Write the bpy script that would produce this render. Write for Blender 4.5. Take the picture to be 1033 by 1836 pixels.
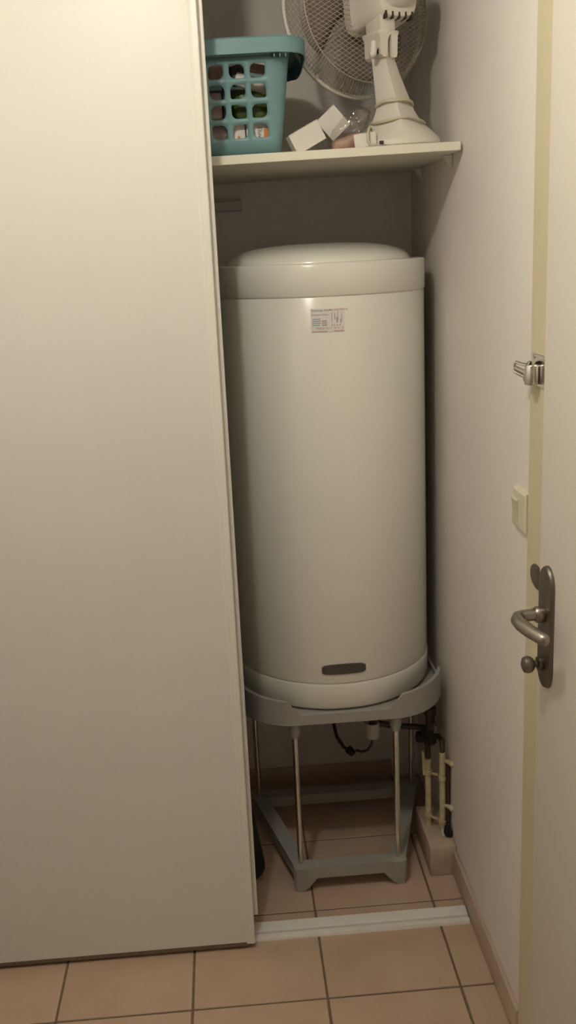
import bpy, bmesh, math, random
from mathutils import Vector, Matrix, noise

for o in list(bpy.data.objects):
    bpy.data.objects.remove(o, do_unlink=True)
S = bpy.context.scene
COL = S.collection
R = math.radians
random.seed(4)

# ------------------------------------------------------------------ camera, world, light, exposure
cd = bpy.data.cameras.new('camera')
cam = bpy.data.objects.new('camera', cd); COL.objects.link(cam)
cam.location = (-0.485, -2.321, 1.771)
cam.rotation_euler = (R(74.94), R(2.57), R(-3.93))
cd.sensor_fit = 'VERTICAL'; cd.sensor_height = 36.0; cd.lens = 36.0 * 1750 / 1836
cd.clip_start = 0.02
S.camera = cam

w = bpy.data.worlds.new('world'); S.world = w; w.use_nodes = True
w.node_tree.nodes['Background'].inputs[0].default_value = (0.02, 0.018, 0.015, 1)
w.node_tree.nodes['Background'].inputs[1].default_value = 1.0

ld = bpy.data.lights.new('ceiling_bulb', 'POINT')
ld.energy = 19.0; ld.color = (1.0, 0.95, 0.81); ld.shadow_soft_size = 0.035
lo = bpy.data.objects.new('ceiling_bulb', ld); COL.objects.link(lo)
lo.location = (-0.655, -1.10, 2.565)
ld2 = bpy.data.lights.new('fill_light', 'POINT')       # fill light added behind the viewer to soften the shading
ld2.energy = 2.0; ld2.color = (1.0, 0.95, 0.81); ld2.shadow_soft_size = 0.22
lo2 = bpy.data.objects.new('fill_light', ld2); COL.objects.link(lo2)
lo2.location = (-0.60, -4.2, 2.30)

S.view_settings.view_transform = 'Standard'
S.view_settings.look = 'None'
S.view_settings.gamma = 1.0
S.view_settings.use_curve_mapping = False
S.view_settings.exposure = 0.0

# ------------------------------------------------------------------ materials
def mat(name, col, rough=0.5, metal=0.0, spec=0.5, var=0.0, vscale=8.0, bump=0.0, bscale=200.0,
        coat=0.0, alpha=1.0, col2=None, trans=0.0):
    m = bpy.data.materials.new(name); m.use_nodes = True
    nt = m.node_tree; b = nt.nodes['Principled BSDF']
    b.inputs['Base Color'].default_value = (*col, 1)
    b.inputs['Roughness'].default_value = rough
    b.inputs['Metallic'].default_value = metal
    b.inputs['Specular IOR Level'].default_value = spec
    b.inputs['Coat Weight'].default_value = coat
    b.inputs['Alpha'].default_value = alpha
    b.inputs['Transmission Weight'].default_value = trans
    tc = nt.nodes.new('ShaderNodeTexCoord')
    if var > 0 or col2:
        n = nt.nodes.new('ShaderNodeTexNoise'); n.inputs['Scale'].default_value = vscale
        n.inputs['Detail'].default_value = 5
        nt.links.new(tc.outputs['Object'], n.inputs['Vector'])
        rp = nt.nodes.new('ShaderNodeValToRGB')
        c2 = col2 if col2 else tuple(max(0, c * (1 - var)) for c in col)
        rp.color_ramp.elements[0].position = 0.35; rp.color_ramp.elements[1].position = 0.65
        rp.color_ramp.elements[0].color = (*c2, 1); rp.color_ramp.elements[1].color = (*col, 1)
        nt.links.new(n.outputs['Fac'], rp.inputs['Fac'])
        nt.links.new(rp.outputs['Color'], b.inputs['Base Color'])
    if bump > 0:
        n2 = nt.nodes.new('ShaderNodeTexNoise'); n2.inputs['Scale'].default_value = bscale
        n2.inputs['Detail'].default_value = 3
        nt.links.new(tc.outputs['Object'], n2.inputs['Vector'])
        bp = nt.nodes.new('ShaderNodeBump'); bp.inputs['Strength'].default_value = bump
        bp.inputs['Distance'].default_value = 0.002
        nt.links.new(n2.outputs['Fac'], bp.inputs['Height'])
        nt.links.new(bp.outputs['Normal'], b.inputs['Normal'])
    return m

M = {}
M['wall'] = mat('wall_paint', (0.88, 0.825, 0.775), 0.7, var=0.03, vscale=5, bump=0.25, bscale=160)
M['ceiling'] = mat('ceiling_paint', (0.84, 0.83, 0.80), 0.8, bump=0.2)
M['laminate'] = mat('white_laminate', (0.80, 0.785, 0.735), 0.45, var=0.02, vscale=3, bump=0.05, bscale=300)
M['profile'] = mat('white_lacquered_profile', (0.83, 0.81, 0.75), 0.35)
M['track'] = mat('white_lacquered_track', (0.88, 0.85, 0.80), 0.35, var=0.05, vscale=30)
M['shelf'] = mat('shelf_melamine', (0.82, 0.78, 0.66), 0.4)
M['tile'] = mat('beige_tile', (0.60, 0.435, 0.325), 0.38, col2=(0.53, 0.375, 0.27), vscale=7, bump=0.05, bscale=40)
M['plinth'] = mat('beige_plinth', (0.56, 0.44, 0.34), 0.4, col2=(0.49, 0.37, 0.28), vscale=9)
M['grout'] = mat('brown_grout', (0.20, 0.145, 0.10), 0.9, var=0.2, vscale=40)
M['cement'] = mat('cement_box', (0.58, 0.46, 0.36), 0.6, col2=(0.46, 0.34, 0.25), vscale=18, bump=0.3, bscale=60)
M['enamel'] = mat('white_enamel', (0.83, 0.82, 0.74), 0.2, spec=0.5, coat=0.2)
M['enamel_gap'] = mat('seam_shadow', (0.35, 0.33, 0.28), 0.6)
M['grey_plastic'] = mat('grey_plastic', (0.36, 0.35, 0.325), 0.42, bump=0.06, bscale=500)
M['badge'] = mat('charcoal_badge', (0.075, 0.072, 0.065), 0.45)
M['chrome'] = mat('chrome', (0.72, 0.70, 0.66), 0.16, metal=1.0)
M['nickel'] = mat('satin_nickel', (0.34, 0.31, 0.275), 0.36, metal=1.0)
M['nickel_dark'] = mat('brushed_plate', (0.22, 0.195, 0.17), 0.42, metal=1.0)
M['alu'] = mat('dull_aluminium', (0.50, 0.48, 0.46), 0.4, metal=1.0)
M['rail_grey'] = mat('grey_painted_rail', (0.60, 0.57, 0.55), 0.5)
M['frame'] = mat('cream_frame_paint', (0.70, 0.62, 0.43), 0.5)
M['door'] = mat('door_paint', (0.745, 0.69, 0.625), 0.5, var=0.02, vscale=4)
M['switch'] = mat('cream_switch_plastic', (0.72, 0.67, 0.51), 0.4)
M['rocker'] = mat('cream_rocker_plastic', (0.64, 0.59, 0.44), 0.4)
M['teal'] = mat('teal_plastic', (0.18, 0.325, 0.345), 0.42, var=0.06, vscale=6)
M['fan'] = mat('aged_white_plastic', (0.74, 0.69, 0.61), 0.4)
M['fan_wire'] = mat('coated_wire', (0.58, 0.50, 0.42), 0.5)
M['fan_blade'] = mat('grey_blade', (0.27, 0.225, 0.20), 0.45)
M['dark'] = mat('dark_opening', (0.04, 0.03, 0.025), 0.8)
M['cord'] = mat('cream_cord', (0.60, 0.53, 0.40), 0.5)
M['carton'] = mat('white_carton', (0.78, 0.73, 0.68), 0.6, var=0.04, vscale=30)
M['red'] = mat('pink_brown_packet', (0.30, 0.145, 0.10), 0.5, col2=(0.45, 0.29, 0.23), vscale=30)
M['sticker'] = mat('sticker_paper', (0.83, 0.80, 0.76), 0.5)
M['ink_blue'] = mat('ink_blue', (0.22, 0.25, 0.36), 0.6)
M['ink_bluel'] = mat('ink_blue_light', (0.42, 0.46, 0.55), 0.6)
M['ink_red'] = mat('ink_red', (0.62, 0.34, 0.29), 0.6)
M['ink_black'] = mat('ink_black', (0.12, 0.11, 0.10), 0.6)
M['ink_grey'] = mat('ink_grey', (0.42, 0.38, 0.35), 0.6)
M['orange'] = mat('orange_print', (0.72, 0.22, 0.05), 0.5)
M['pipe'] = mat('cream_pipe_paint', (0.66, 0.58, 0.36), 0.45, col2=(0.5, 0.42, 0.25), vscale=40, bump=0.3, bscale=90)
M['copper'] = mat('tarnished_copper', (0.10, 0.062, 0.038), 0.5, metal=0.5, var=0.4, vscale=50)
M['rubber'] = mat('black_rubber', (0.012, 0.012, 0.012), 0.5)
M['hose'] = mat('dark_grey_hose', (0.055, 0.055, 0.05), 0.5)
M['whiteplastic'] = mat('white_plastic', (0.62, 0.58, 0.53), 0.5)
M['green'] = mat('green_pouch', (0.085, 0.14, 0.03), 0.45, col2=(0.03, 0.06, 0.015), vscale=25)
M['brown'] = mat('brown_packet', (0.22, 0.10, 0.07), 0.5, col2=(0.36, 0.24, 0.20), vscale=40)
M['black'] = mat('black_pouch', (0.02, 0.018, 0.018), 0.5)
M['bottle'] = mat('white_bottle', (0.72, 0.64, 0.57), 0.4)
M['pink'] = mat('pale_pink_pack', (0.48, 0.36, 0.33), 0.5, col2=(0.30, 0.22, 0.2), vscale=30)
M['navy'] = mat('navy_pack', (0.03, 0.035, 0.07), 0.5)
M['plaster'] = mat('plaster_blob', (0.62, 0.56, 0.47), 0.8, bump=0.6, bscale=70)

def plastic_film():
    m = bpy.data.materials.new('clear_film'); m.use_nodes = True
    nt = m.node_tree; nt.nodes.remove(nt.nodes['Principled BSDF'])
    out = nt.nodes['Material Output']
    tr = nt.nodes.new('ShaderNodeBsdfTransparent'); tr.inputs[0].default_value = (0.95, 0.93, 0.91, 1)
    gl = nt.nodes.new('ShaderNodeBsdfGlossy'); gl.inputs['Roughness'].default_value = 0.10
    df = nt.nodes.new('ShaderNodeBsdfDiffuse'); df.inputs[0].default_value = (0.6, 0.55, 0.52, 1)
    m1 = nt.nodes.new('ShaderNodeMixShader'); m1.inputs[0].default_value = 0.12
    m2 = nt.nodes.new('ShaderNodeMixShader'); m2.inputs[0].default_value = 0.045
    nt.links.new(tr.outputs[0], m1.inputs[1]); nt.links.new(gl.outputs[0], m1.inputs[2])
    nt.links.new(m1.outputs[0], m2.inputs[1]); nt.links.new(df.outputs[0], m2.inputs[2])
    nt.links.new(m2.outputs[0], out.inputs[0])
    return m
M['film'] = plastic_film()

# ------------------------------------------------------------------ mesh helpers (all shapes in world coordinates)
INV = {}          # object name -> inverse of its world matrix

class MB:
    def __init__(s): s.v = []; s.f = []
    def add(s, vs, fs, mtx=None):
        n = len(s.v)
        s.v += [tuple(mtx @ Vector(p)) if mtx else tuple(p) for p in vs]
        s.f += [tuple(i + n for i in f) for f in fs]
        return s
    def bm(s, b, mtx=None):
        b.verts.index_update()
        s.add([v.co[:] for v in b.verts], [[v.index for v in f.verts] for f in b.faces], mtx)
        b.free(); return s
    def box(s, x0, x1, y0, y1, z0, z1, bev=0.0, seg=2, mtx=None):
        b = bmesh.new(); bmesh.ops.create_cube(b, size=1)
        for v in b.verts:
            v.co = ((x0 + x1) / 2 + v.co.x * (x1 - x0), (y0 + y1) / 2 + v.co.y * (y1 - y0), (z0 + z1) / 2 + v.co.z * (z1 - z0))
        if bev > 0: bmesh.ops.bevel(b, geom=b.edges[:], offset=bev, segments=seg, profile=0.5, affect='EDGES')
        return s.bm(b, mtx)
    def loft(s, rings, cap=True, closed=True, mtx=None):
        n = len(rings[0]); vs = [p for r in rings for p in r]; fs = []
        m = n if closed else n - 1
        for i in range(len(rings) - 1):
            for j in range(m):
                k = (j + 1) % n
                fs.append((i * n + j, i * n + k, (i + 1) * n + k, (i + 1) * n + j))
        if cap:
            fs.append(tuple(reversed(range(n)))); o = (len(rings) - 1) * n; fs.append(tuple(range(o, o + n)))
        return s.add(vs, fs, mtx)
    def tube(s, pts, r, seg=10, cap=True, mtx=None, closed=False):
        P = [Vector(p) for p in pts]; rs = r if isinstance(r, (list, tuple)) else [r] * len(P)
        up = None; rings = []
        for i, p in enumerate(P):
            if closed: t = P[(i + 1) % len(P)] - P[i - 1]
            else: t = P[min(i + 1, len(P) - 1)] - P[max(i - 1, 0)]
            t.normalize()
            if up is None:
                up = Vector((0, 0, 1)) if abs(t.z) < 0.9 else Vector((1, 0, 0))
            a = t.cross(up)
            if a.length < 1e-6: a = t.orthogonal()
            a.normalize(); bb = a.cross(t); up = bb
            rings.append([tuple(p + a * math.cos(q * 2 * math.pi / seg) * rs[i] + bb * math.sin(q * 2 * math.pi / seg) * rs[i]) for q in range(seg)])
        if closed: rings.append(rings[0])
        return s.loft(rings, cap and not closed, True, mtx)
    def lathe(s, prof, seg=48, mtx=None):      # prof: (r, z) round local Z
        rings = [[(r * math.cos(2 * math.pi * j / seg), r * math.sin(2 * math.pi * j / seg), z) for j in range(seg)] for r, z in prof]
        return s.loft(rings, True, True, mtx)
    def prism(s, poly, z0, z1, mtx=None):      # poly of (x, y), extruded along local z
        return s.loft([[(x, y, z0) for x, y in poly], [(x, y, z1) for x, y in poly]], True, True, mtx)
    def build(s, name, m, parent=None, origin=None, angle=38, recalc=True):
        me = bpy.data.meshes.new(name)
        if parent is not None: inv = INV[parent.name]
        else:
            if origin is None:
                xs, ys, zs = zip(*s.v); origin = ((min(xs) + max(xs)) / 2, (min(ys) + max(ys)) / 2, min(zs))
            inv = Matrix.Translation(-Vector(origin))
        me.from_pydata([tuple(inv @ Vector(p)) for p in s.v], [], s.f)
        if recalc:
            b = bmesh.new(); b.from_mesh(me)
            bmesh.ops.recalc_face_normals(b, faces=b.faces); b.to_mesh(me); b.free()
        me.polygons.foreach_set('use_smooth', [True] * len(me.polygons))
        me.set_sharp_from_angle(angle=R(angle))
        me.materials.append(m if not isinstance(m, str) else M[m])
        o = bpy.data.objects.new(name, me); COL.objects.link(o)
        if parent is not None: o.parent = parent
        else: o.location = origin
        INV[o.name] = inv
        return o

def tag(o, label=None, cat=None, group=None, kind=None):
    if label: o['label'] = label
    if cat: o['category'] = cat
    if group: o['group'] = group
    if kind: o['kind'] = kind
    return o

def thing(name, label, cat, loc, group=None, kind=None):
    o = bpy.data.objects.new(name, None); COL.objects.link(o)
    o.location = loc; o.empty_display_size = 0.05
    INV[o.name] = Matrix.Translation(-Vector(loc))
    return tag(o, label, cat, group, kind)

def rot_to(d):          # matrix whose local Z points along d
    return Vector(d).to_track_quat('Z', 'Y').to_matrix().to_4x4()
def T(*p): return Matrix.Translation(p)

def text_mb(txt, size, place, depth=0.0):
    """letters as flat geometry; place(x, y) -> world point"""
    c = bpy.data.curves.new('t', 'FONT'); c.body = txt; c.size = size; c.resolution_u = 2
    o = bpy.data.objects.new('t', c); COL.objects.link(o)
    dg = bpy.context.evaluated_depsgraph_get(); dg.update()
    me = bpy.data.meshes.new_from_object(o.evaluated_get(dg))
    mb = MB(); mb.add([place(v.co.x, v.co.y) for v in me.vertices], [list(p.vertices) for p in me.polygons])
    bpy.data.objects.remove(o); bpy.data.curves.remove(c); bpy.data.meshes.remove(me)
    return mb

# ------------------------------------------------------------------ the room
WX = 0.0925; LX = -1.36; BY = 0.68; FY = -5.2; CZ = 2.66

fl = MB().box(LX - 0.1, WX + 0.15, FY - 0.1, BY + 0.1, -0.05, -0.0025).build('floor', 'grout', origin=(-0.6, -1.3, -0.0025))
tag(fl, 'beige square tile floor with brown joints', 'floor', kind='structure')
P = 0.33; G = 0.0029
tiles = {}
def cuts(lo, hi):
    k0 = math.floor(lo / P); out = []
    for k in range(k0, math.ceil(hi / P)):
        a, b = max(lo, k * P), min(hi, (k + 1) * P)
        if b - a > 0.012: out.append((a + (G if a > lo else 0), b - (G if b < hi else 0)))
    return out
rng = random.Random(2)
for (xa, xb) in cuts(LX, WX):
    for (ya, yb) in cuts(FY, BY):
        wx, wy = round(xb - xa, 4), round(yb - ya, 4)
        key = (wx, wy)
        if key not in tiles:
            o = MB().box(xa, xb, ya, yb, -0.02, 0.0, 0.0015, 1).build('tile', 'tile')
            me = o.data; tiles[key] = me
            bpy.data.objects.remove(o)
        t = bpy.data.objects.new('tile', tiles[key]); COL.objects.link(t)
        t.parent = fl; t.location = Vector(((xa + xb) / 2, (ya + yb) / 2, -0.02 + rng.uniform(-0.0003, 0.0002))) - fl.location

tag(MB().box(LX - 0.1, WX + 0.15, FY - 0.1, BY + 0.1, CZ, CZ + 0.08).build('ceiling', 'ceiling'), 'white painted ceiling', 'ceiling', kind='structure')
tag(MB().box(LX - 0.1, WX + 0.15, BY, BY + 0.1, -0.05, CZ).build('wall_back', 'wall'), 'white plaster wall at the back of the cupboard', 'wall', kind='structure')
tag(MB().box(LX - 0.1, LX, FY, BY, -0.05, CZ).build('wall_left', 'wall'), 'white plaster wall left of the sliding doors', 'wall', kind='structure')
tag(MB().box(LX - 0.1, WX + 0.15, FY - 0.1, FY, -0.05, CZ).build('wall_front', 'wall'), 'white plaster wall behind the viewer', 'wall', kind='structure')
DY0, DY1, DZ = -0.745, -1.60, 2.26         # opening of the entrance door in the right wall
wr = MB()
wr.box(WX, WX + 0.12, -0.56, -0.106, -0.05, CZ)
wr.box(WX + 0.0012, WX + 0.12, -0.1035, BY, -0.05, CZ)
wr.box(WX + 0.004, WX + 0.12, -0.107, -0.103, -0.05, CZ)
wr.box(WX, WX + 0.12, FY, -1.62, -0.05, CZ)
wr.box(WX, WX + 0.12, -1.62, -0.56, DZ + 0.04, CZ)
tag(wr.build('wall_right', 'wall'), 'off white plaster wall carrying the light switch', 'wall', kind='structure')
# door frame
fr = thing('trim_1', 'cream painted door frame on the right wall', 'door frame', (WX, -0.63, 0), kind='structure')
MB().box(WX - 0.006, WX + 0.12, DY0, -0.512, 0.0, DZ + 0.07, 0.002, 1).build('jamb', 'frame', fr)
MB().box(WX - 0.006, WX + 0.12, -1.68, DY1 - 0.004, 0.0, DZ + 0.07, 0.002, 1).build('jamb', 'frame', fr)
MB().box(WX - 0.006, WX + 0.12, DY1 - 0.004, DY0, DZ, DZ + 0.07, 0.002, 1).build('head', 'frame', fr)
MB().box(WX + 0.075, WX + 0.12, DY1, DY0, 0.0, DZ).build('stop_panel', 'frame', fr)
# baseboards
bbr = thing('baseboard_right', 'beige tile skirting along the right wall', 'skirting', (WX, -0.2, 0), kind='structure')
MB().box(WX - 0.011, WX + 0.001, -0.512, 0.105, 0.0, 0.082, 0.003, 2).build('plinth_tile', 'plinth', bbr)
tag(MB().box(LX, -0.0, BY - 0.011, BY + 0.001, 0.0, 0.062, 0.003, 2).build('baseboard_back', 'plinth'), 'beige tile skirting at the back of the cupboard', 'skirting', kind='structure')

# ------------------------------------------------------------------ sliding doors and their floor track
tr = thing('trim_2', 'white floor track of the sliding doors', 'door track', (-0.6, -0.075, 0), kind='structure')
prof = [(-0.046, 0.0), (-0.046, 0.012), (-0.048, 0.0135), (-0.060, 0.0135), (-0.079, 0.0095), (-0.0805, 0.008), (-0.081, 0.0010), (-0.0905, 0.0010),
        (-0.091, 0.009), (-0.0925, 0.0105), (-0.106, 0.0095), (-0.108, 0.0055), (-0.1085, 0.0)]
rail = MB(); rail.loft([[(x, y, z) for y, z in prof] for x in (LX + 0.002, 0.079)])
rail.build('rail', 'track', tr, angle=25)

def sliding_door(name, x0, x1, y0, y1, z0, z1, label):
    d = thing(name, label, 'sliding door', ((x0 + x1) / 2, (y0 + y1) / 2, z0), kind='structure')
    MB().box(x0 + 0.018, x1 - 0.020, y0 + 0.002, y1 - 0.002, z0 + 0.004, z1).build('panel', 'laminate', d)
    for a, b, s in ((x1 - 0.022, x1, 1), (x0, x0 + 0.022, -1)):
        e = a if s > 0 else b                      # inner side
        f = b if s > 0 else a                      # outer side
        sec = [(e, y0 + 0.0012), (e + s * 0.003, y0 + 0.0002), (e + s * 0.0075, y0 + 0.0010), (e + s * 0.0095, y0), (f - s * 0.002, y0), (f, y0 + 0.002), (f, y1), (e, y1)]
        MB().loft([[(x, y, z) for x, y in sec] for z in (z0, z1)]).build('edge_profile', 'profile', d, angle=20)
    return d
sliding_door('door_2', -1.335, -0.4995, -0.134, -0.104, 0.017, 2.56, 'large plain white sliding cupboard door in front')
sliding_door('door_3', -1.318, -0.4880, -0.1005, -0.072, 0.079, 2.56, 'rear white sliding cupboard door showing only its edge')
MB_ = MB().box(-1.32, -0.515, -0.1325, -0.108, 0.010, 0.020);  # dark strip standing in for the shade under the front door
d2 = bpy.data.objects['door_2']; MB_.build('bottom_shade', 'grout', d2)
tag(MB().box(LX, WX, -0.145, -0.05, 2.57, CZ, 0.003).build('trim_3', 'profile'), 'white top rail of the sliding doors', 'door rail', kind='structure')

# ------------------------------------------------------------------ entrance door on the right, slightly ajar
ANG = R(3.07); E0 = Vector((0.0470, -0.711, 0.0))
dv = Vector((math.sin(ANG), -math.cos(ANG), 0)); nv = Vector((-math.cos(ANG), -math.sin(ANG), 0))
DM = Matrix((( dv.x, nv.x, 0, E0.x), (dv.y, nv.y, 0, E0.y), (0, 0, 1, 0), (0, 0, 0, 1)))   # local: s along the leaf, n out of its face, z up
dr = thing('door_1', 'cream entrance door standing ajar with lever handle', 'door', tuple(DM @ Vector((0.42, -0.02, 0.008))), kind='structure')
MB().box(0, 0.846, -0.042, 0.0, 0.008, DZ - 0.004, 0.0025, 2, DM).build('leaf', 'door', dr)
def capsule(w, h, n=14):
    r = w / 2; pts = []
    for k in range(n + 1): a = math.pi * k / n; pts.append((r * math.cos(a), h / 2 - r * 1.25 + 1.25 * r * math.sin(a)))
    for k in range(n + 1): a = math.pi + math.pi * k / n; pts.append((r * math.cos(a), -h / 2 + r * 1.25 + 1.25 * r * math.sin(a)))
    return pts
PC = (0.045, 1.112)
def plate_ring(w, h, n): return [(PC[0] + x, n, PC[1] + z) for x, z in capsule(w, h)]
pl = MB().loft([plate_ring(0.058, 0.226, 0.0), plate_ring(0.058, 0.226, 0.004), plate_ring(0.054, 0.221, 0.0075), plate_ring(0.044, 0.208, 0.009)], mtx=DM).build('handle_plate', 'nickel_dark', dr, angle=30)
tag(pl, 'dark brushed metal handle plate with rounded ends')
hz = 1.138
MB().lathe([(0.013, 0.008), (0.0145, 0.010), (0.0145, 0.022), (0.0125, 0.025)], 28, DM @ T(0.045, 0, hz) @ rot_to((0, 1, 0))).build('handle_collar', 'nickel', pl)
lev = [(0.045, 0.022, hz), (0.045, 0.036, hz), (0.046, 0.047, hz), (0.050, 0.056, hz - 0.0005), (0.060, 0.061, hz - 0.001), (0.078, 0.060, hz - 0.003), (0.100, 0.054, hz - 0.006), (0.125, 0.044, hz - 0.009), (0.134, 0.041, hz - 0.010), (0.138, 0.0398, hz - 0.0105), (0.1405, 0.039, hz - 0.0108), (0.1415, 0.0387, hz - 0.011)]
MB().tube(lev, [0.0105, 0.0105, 0.0108, 0.0112, 0.0115, 0.0118, 0.0118, 0.0112, 0.0105, 0.0085, 0.005, 0.001], 18, mtx=DM).build('lever', 'nickel', pl, angle=60)
tz = 1.046
MB().lathe([(0.011, 0.008), (0.0125, 0.010), (0.0125, 0.018), (0.006, 0.020), (0.006, 0.024), (0.010, 0.026), (0.0145, 0.031), (0.0155, 0.037), (0.0135, 0.043), (0.006, 0.0465)], 26, DM @ T(0.047, 0, tz) @ rot_to((0, 1, 0))).build('thumb_turn', 'nickel_dark', pl)

# rounded keeper on the frame, half hidden by the leaf
kp = MB(); cy, cz = -0.580, 1.143
kp.loft([[(WX - 0.006 - n, cy + s * math.cos(a) * 0.040, cz + s * math.sin(a) * 0.024) for a in [2 * math.pi * k / 24 for k in range(24)]] for n, s in ((0, 1), (0.002, 0.97), (0.0045, 0.78), (0.0055, 0.4))])
tag(kp.build('strike_keeper', 'nickel_dark'), 'rounded grey metal keeper on the frame, half hidden above the lever handle', 'keeper')

# chrome security latch on the frame
sl = thing('security_latch', 'shiny chrome swing latch screwed to the door frame above the switch', 'latch', (WX - 0.006, -0.555, 1.50))
fx = WX - 0.006
MB().box(fx - 0.003, fx, -0.610, -0.532, 1.508, 1.566, 0.001, 1).build('base_plate', 'chrome', sl)
MB().lathe([(0.0125, 0), (0.0135, 0.002), (0.0135, 0.034), (0.012, 0.036)], 22, T(fx - 0.014, -0.566, 1.512)).build('barrel', 'chrome', sl)
MB().lathe([(0.006, 0), (0.0195, 0.0015), (0.0205, 0.004), (0.0195, 0.0065), (0.006, 0.008)], 28, T(fx - 0.013, -0.550, 1.533) @ rot_to((-0.75, 0.45, 0.15))).build('ring_collar', 'chrome', sl)
lp = []
la = Vector((fx - 0.018, -0.547, 1.5345)); ld_ = Vector((-0.40, 0.90, 0.16)).normalized(); up = Vector((0.1, 0, 1))
for u, vv in ((0, -0.012), (0.014, -0.0105), (0.030, -0.009), (0.035, -0.005), (0.035, 0.005), (0.031, 0.009), (0.014, 0.009), (0, 0.011)):
    lp.append(tuple(la + ld_ * u + up * vv))
MB().tube(lp, 0.0033, 8).build('swing_loop', 'chrome', sl)
MB().tube([tuple(la + ld_ * 0.002 + up * -0.004), tuple(la + ld_ * 0.03 + up * -0.002)], 0.005, 8).build('tongue', 'alu', sl)
for zz in (1.514, 1.560): MB().lathe([(0.0035, 0), (0.0035, 0.001), (0.002, 0.002)], 10, T(fx - 0.003, -0.545, zz) @ rot_to((-1, 0, 0))).build('screw', 'alu', sl)

# light switch
sw = thing('light_switch', 'cream square light switch on the right wall beside the door frame', 'light switch', (WX, -0.466, 1.206))
MB().loft([[(WX - n, -0.466 + a * sgy, 1.247 + a * sgz) for sgy, sgz in ((-1, -1), (1, -1), (1, 1), (-1, 1))] for n, a in ((0, 0.041), (0.007, 0.041), (0.0105, 0.0365))]).build('cover_plate', 'switch', sw, angle=20)
rk = MB(); y0, y1 = -0.466, -0.4305
rk.loft([[(WX - 0.0100, yy, 1.2135), (WX - 0.0125, yy, 1.2145), (WX - 0.0118, yy, 1.238), (WX - 0.0150, yy, 1.2645), (WX - 0.0135, yy, 1.2675), (WX - 0.0100, yy, 1.268)] for yy in (y0, y1)])
rk.build('rocker', 'rocker', sw, angle=15)

# ------------------------------------------------------------------ shelf
def shz(x): return 1.982 + 0.0204 * (x + 0.497)     # the board rises slightly to the right
sf = thing('shelf', 'cream melamine shelf board above the water heater', 'shelf', (-0.6, 0.35, 1.96))
b = bmesh.new(); bmesh.ops.create_cube(b, size=1)
for v in b.verts:
    x = (LX + 0.003) if v.co.x < 0 else WX - 0.0065
    v.co = (x, 0.035 if v.co.y < 0 else BY - 0.002, shz(x) + (0.0 if v.co.z > 0 else -0.020))
bmesh.ops.bevel(b, geom=b.edges[:], offset=0.001, segments=1, affect='EDGES')
MB().bm(b).build('board', 'shelf', sf)
# plastic support pegs on the right wall
for yy in (0.155, 0.52):
    sp = thing('shelf_support', 'small white plastic shelf support ' + ('near the front edge under the shelf' if yy < 0.3 else 'near the back corner under the shelf'), 'bracket', (WX, yy, 1.94), 'shelf supports')
    z1 = shz(0.08) - 0.0205
    MB().prism([(0, 0), (0.022, 0), (0.022, -0.003), (0.006, -0.026), (0.003, -0.030), (0, -0.030)], -0.0035, 0.0035, Matrix(((-1, 0, 0, WX), (0, 0, 1, yy), (0, 1, 0, z1), (0, 0, 0, 1)))).build('gusset', 'profile', sp)
    MB().box(WX - 0.026, WX, yy - 0.010, yy + 0.010, z1 - 0.003, z1, 0.0008, 1).build('pad', 'profile', sp)
# short metal rail on the back wall
mr = thing('metal_rail', 'short grey metal rail on the back wall beneath the shelf', 'rail', (-0.46, BY, 1.886))
MB().loft([[(x, BY - a, 1.886 + c) for a, c in ((0, 0), (0.018, 0), (0.020, 0.002), (0.020, 0.026), (0.016, 0.028), (0.016, 0.031), (0.022, 0.032), (0.022, 0.034), (0, 0.034))] for x in (-0.56, -0.411)]).build('channel', 'rail_grey', mr, angle=20)
MB().box(-0.4125, -0.409, BY - 0.020, BY, 1.887, 1.920, 0.0008, 1).build('end_cap', 'rail_grey', mr)

# ------------------------------------------------------------------ water heater
TC = (-0.2224, 0.3665); TR = 0.2827
wh = thing('water_heater', 'tall white enamel cylinder water heater standing on a grey stand', 'water heater', (TC[0], TC[1], 0.556))
CT = T(TC[0], TC[1], 0)
Z0, Z1, Z2, Z3 = 0.556, 0.634, 1.6565, 1.735
MB().lathe([(0.05, Z0), (TR - 0.02, Z0), (TR - 0.006, Z0 + 0.004), (TR, Z0 + 0.012), (TR + 0.0005, Z1 - 0.005), (TR - 0.001, Z1 - 0.0012), (TR - 0.006, Z1)], 128, CT).build('bottom_ring', 'enamel', wh, angle=50)
MB().lathe([(0.2, Z1 - 0.001), (TR - 0.0045, Z1 - 0.001), (TR - 0.0045, Z1 + 0.0015), (TR - 0.002, Z1 + 0.003), (TR - 0.0012, Z1 + 0.006), (TR - 0.0012, Z2 - 0.003), (TR - 0.003, Z2 - 0.0005), (0.2, Z2)], 128, CT).build('body', 'enamel', wh, angle=50)
MB().lathe([(0.2, Z2 - 0.002), (TR - 0.005, Z2 - 0.002), (TR - 0.001, Z2 + 0.0005), (TR + 0.001, Z2 + 0.004), (TR + 0.001, Z3 - 0.004), (TR - 0.0015, Z3), (TR - 0.006, Z3 + 0.001), (0.2, Z3 + 0.0005)], 128, CT).build('top_band', 'enamel', wh, angle=50)
dome = [(0.10, Z3 - 0.004), (0.246, Z3 - 0.003), (0.246, Z3 + 0.002)]
for k in range(1, 15):
    a = k / 14 * math.pi / 2
    dome.append((max(0.244 * math.cos(a) ** 0.72, 0.002), Z3 + 0.002 + 0.046 * math.sin(a)))
MB().lathe(dome, 128, CT).build('dome', 'enamel', wh, angle=50)
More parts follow.
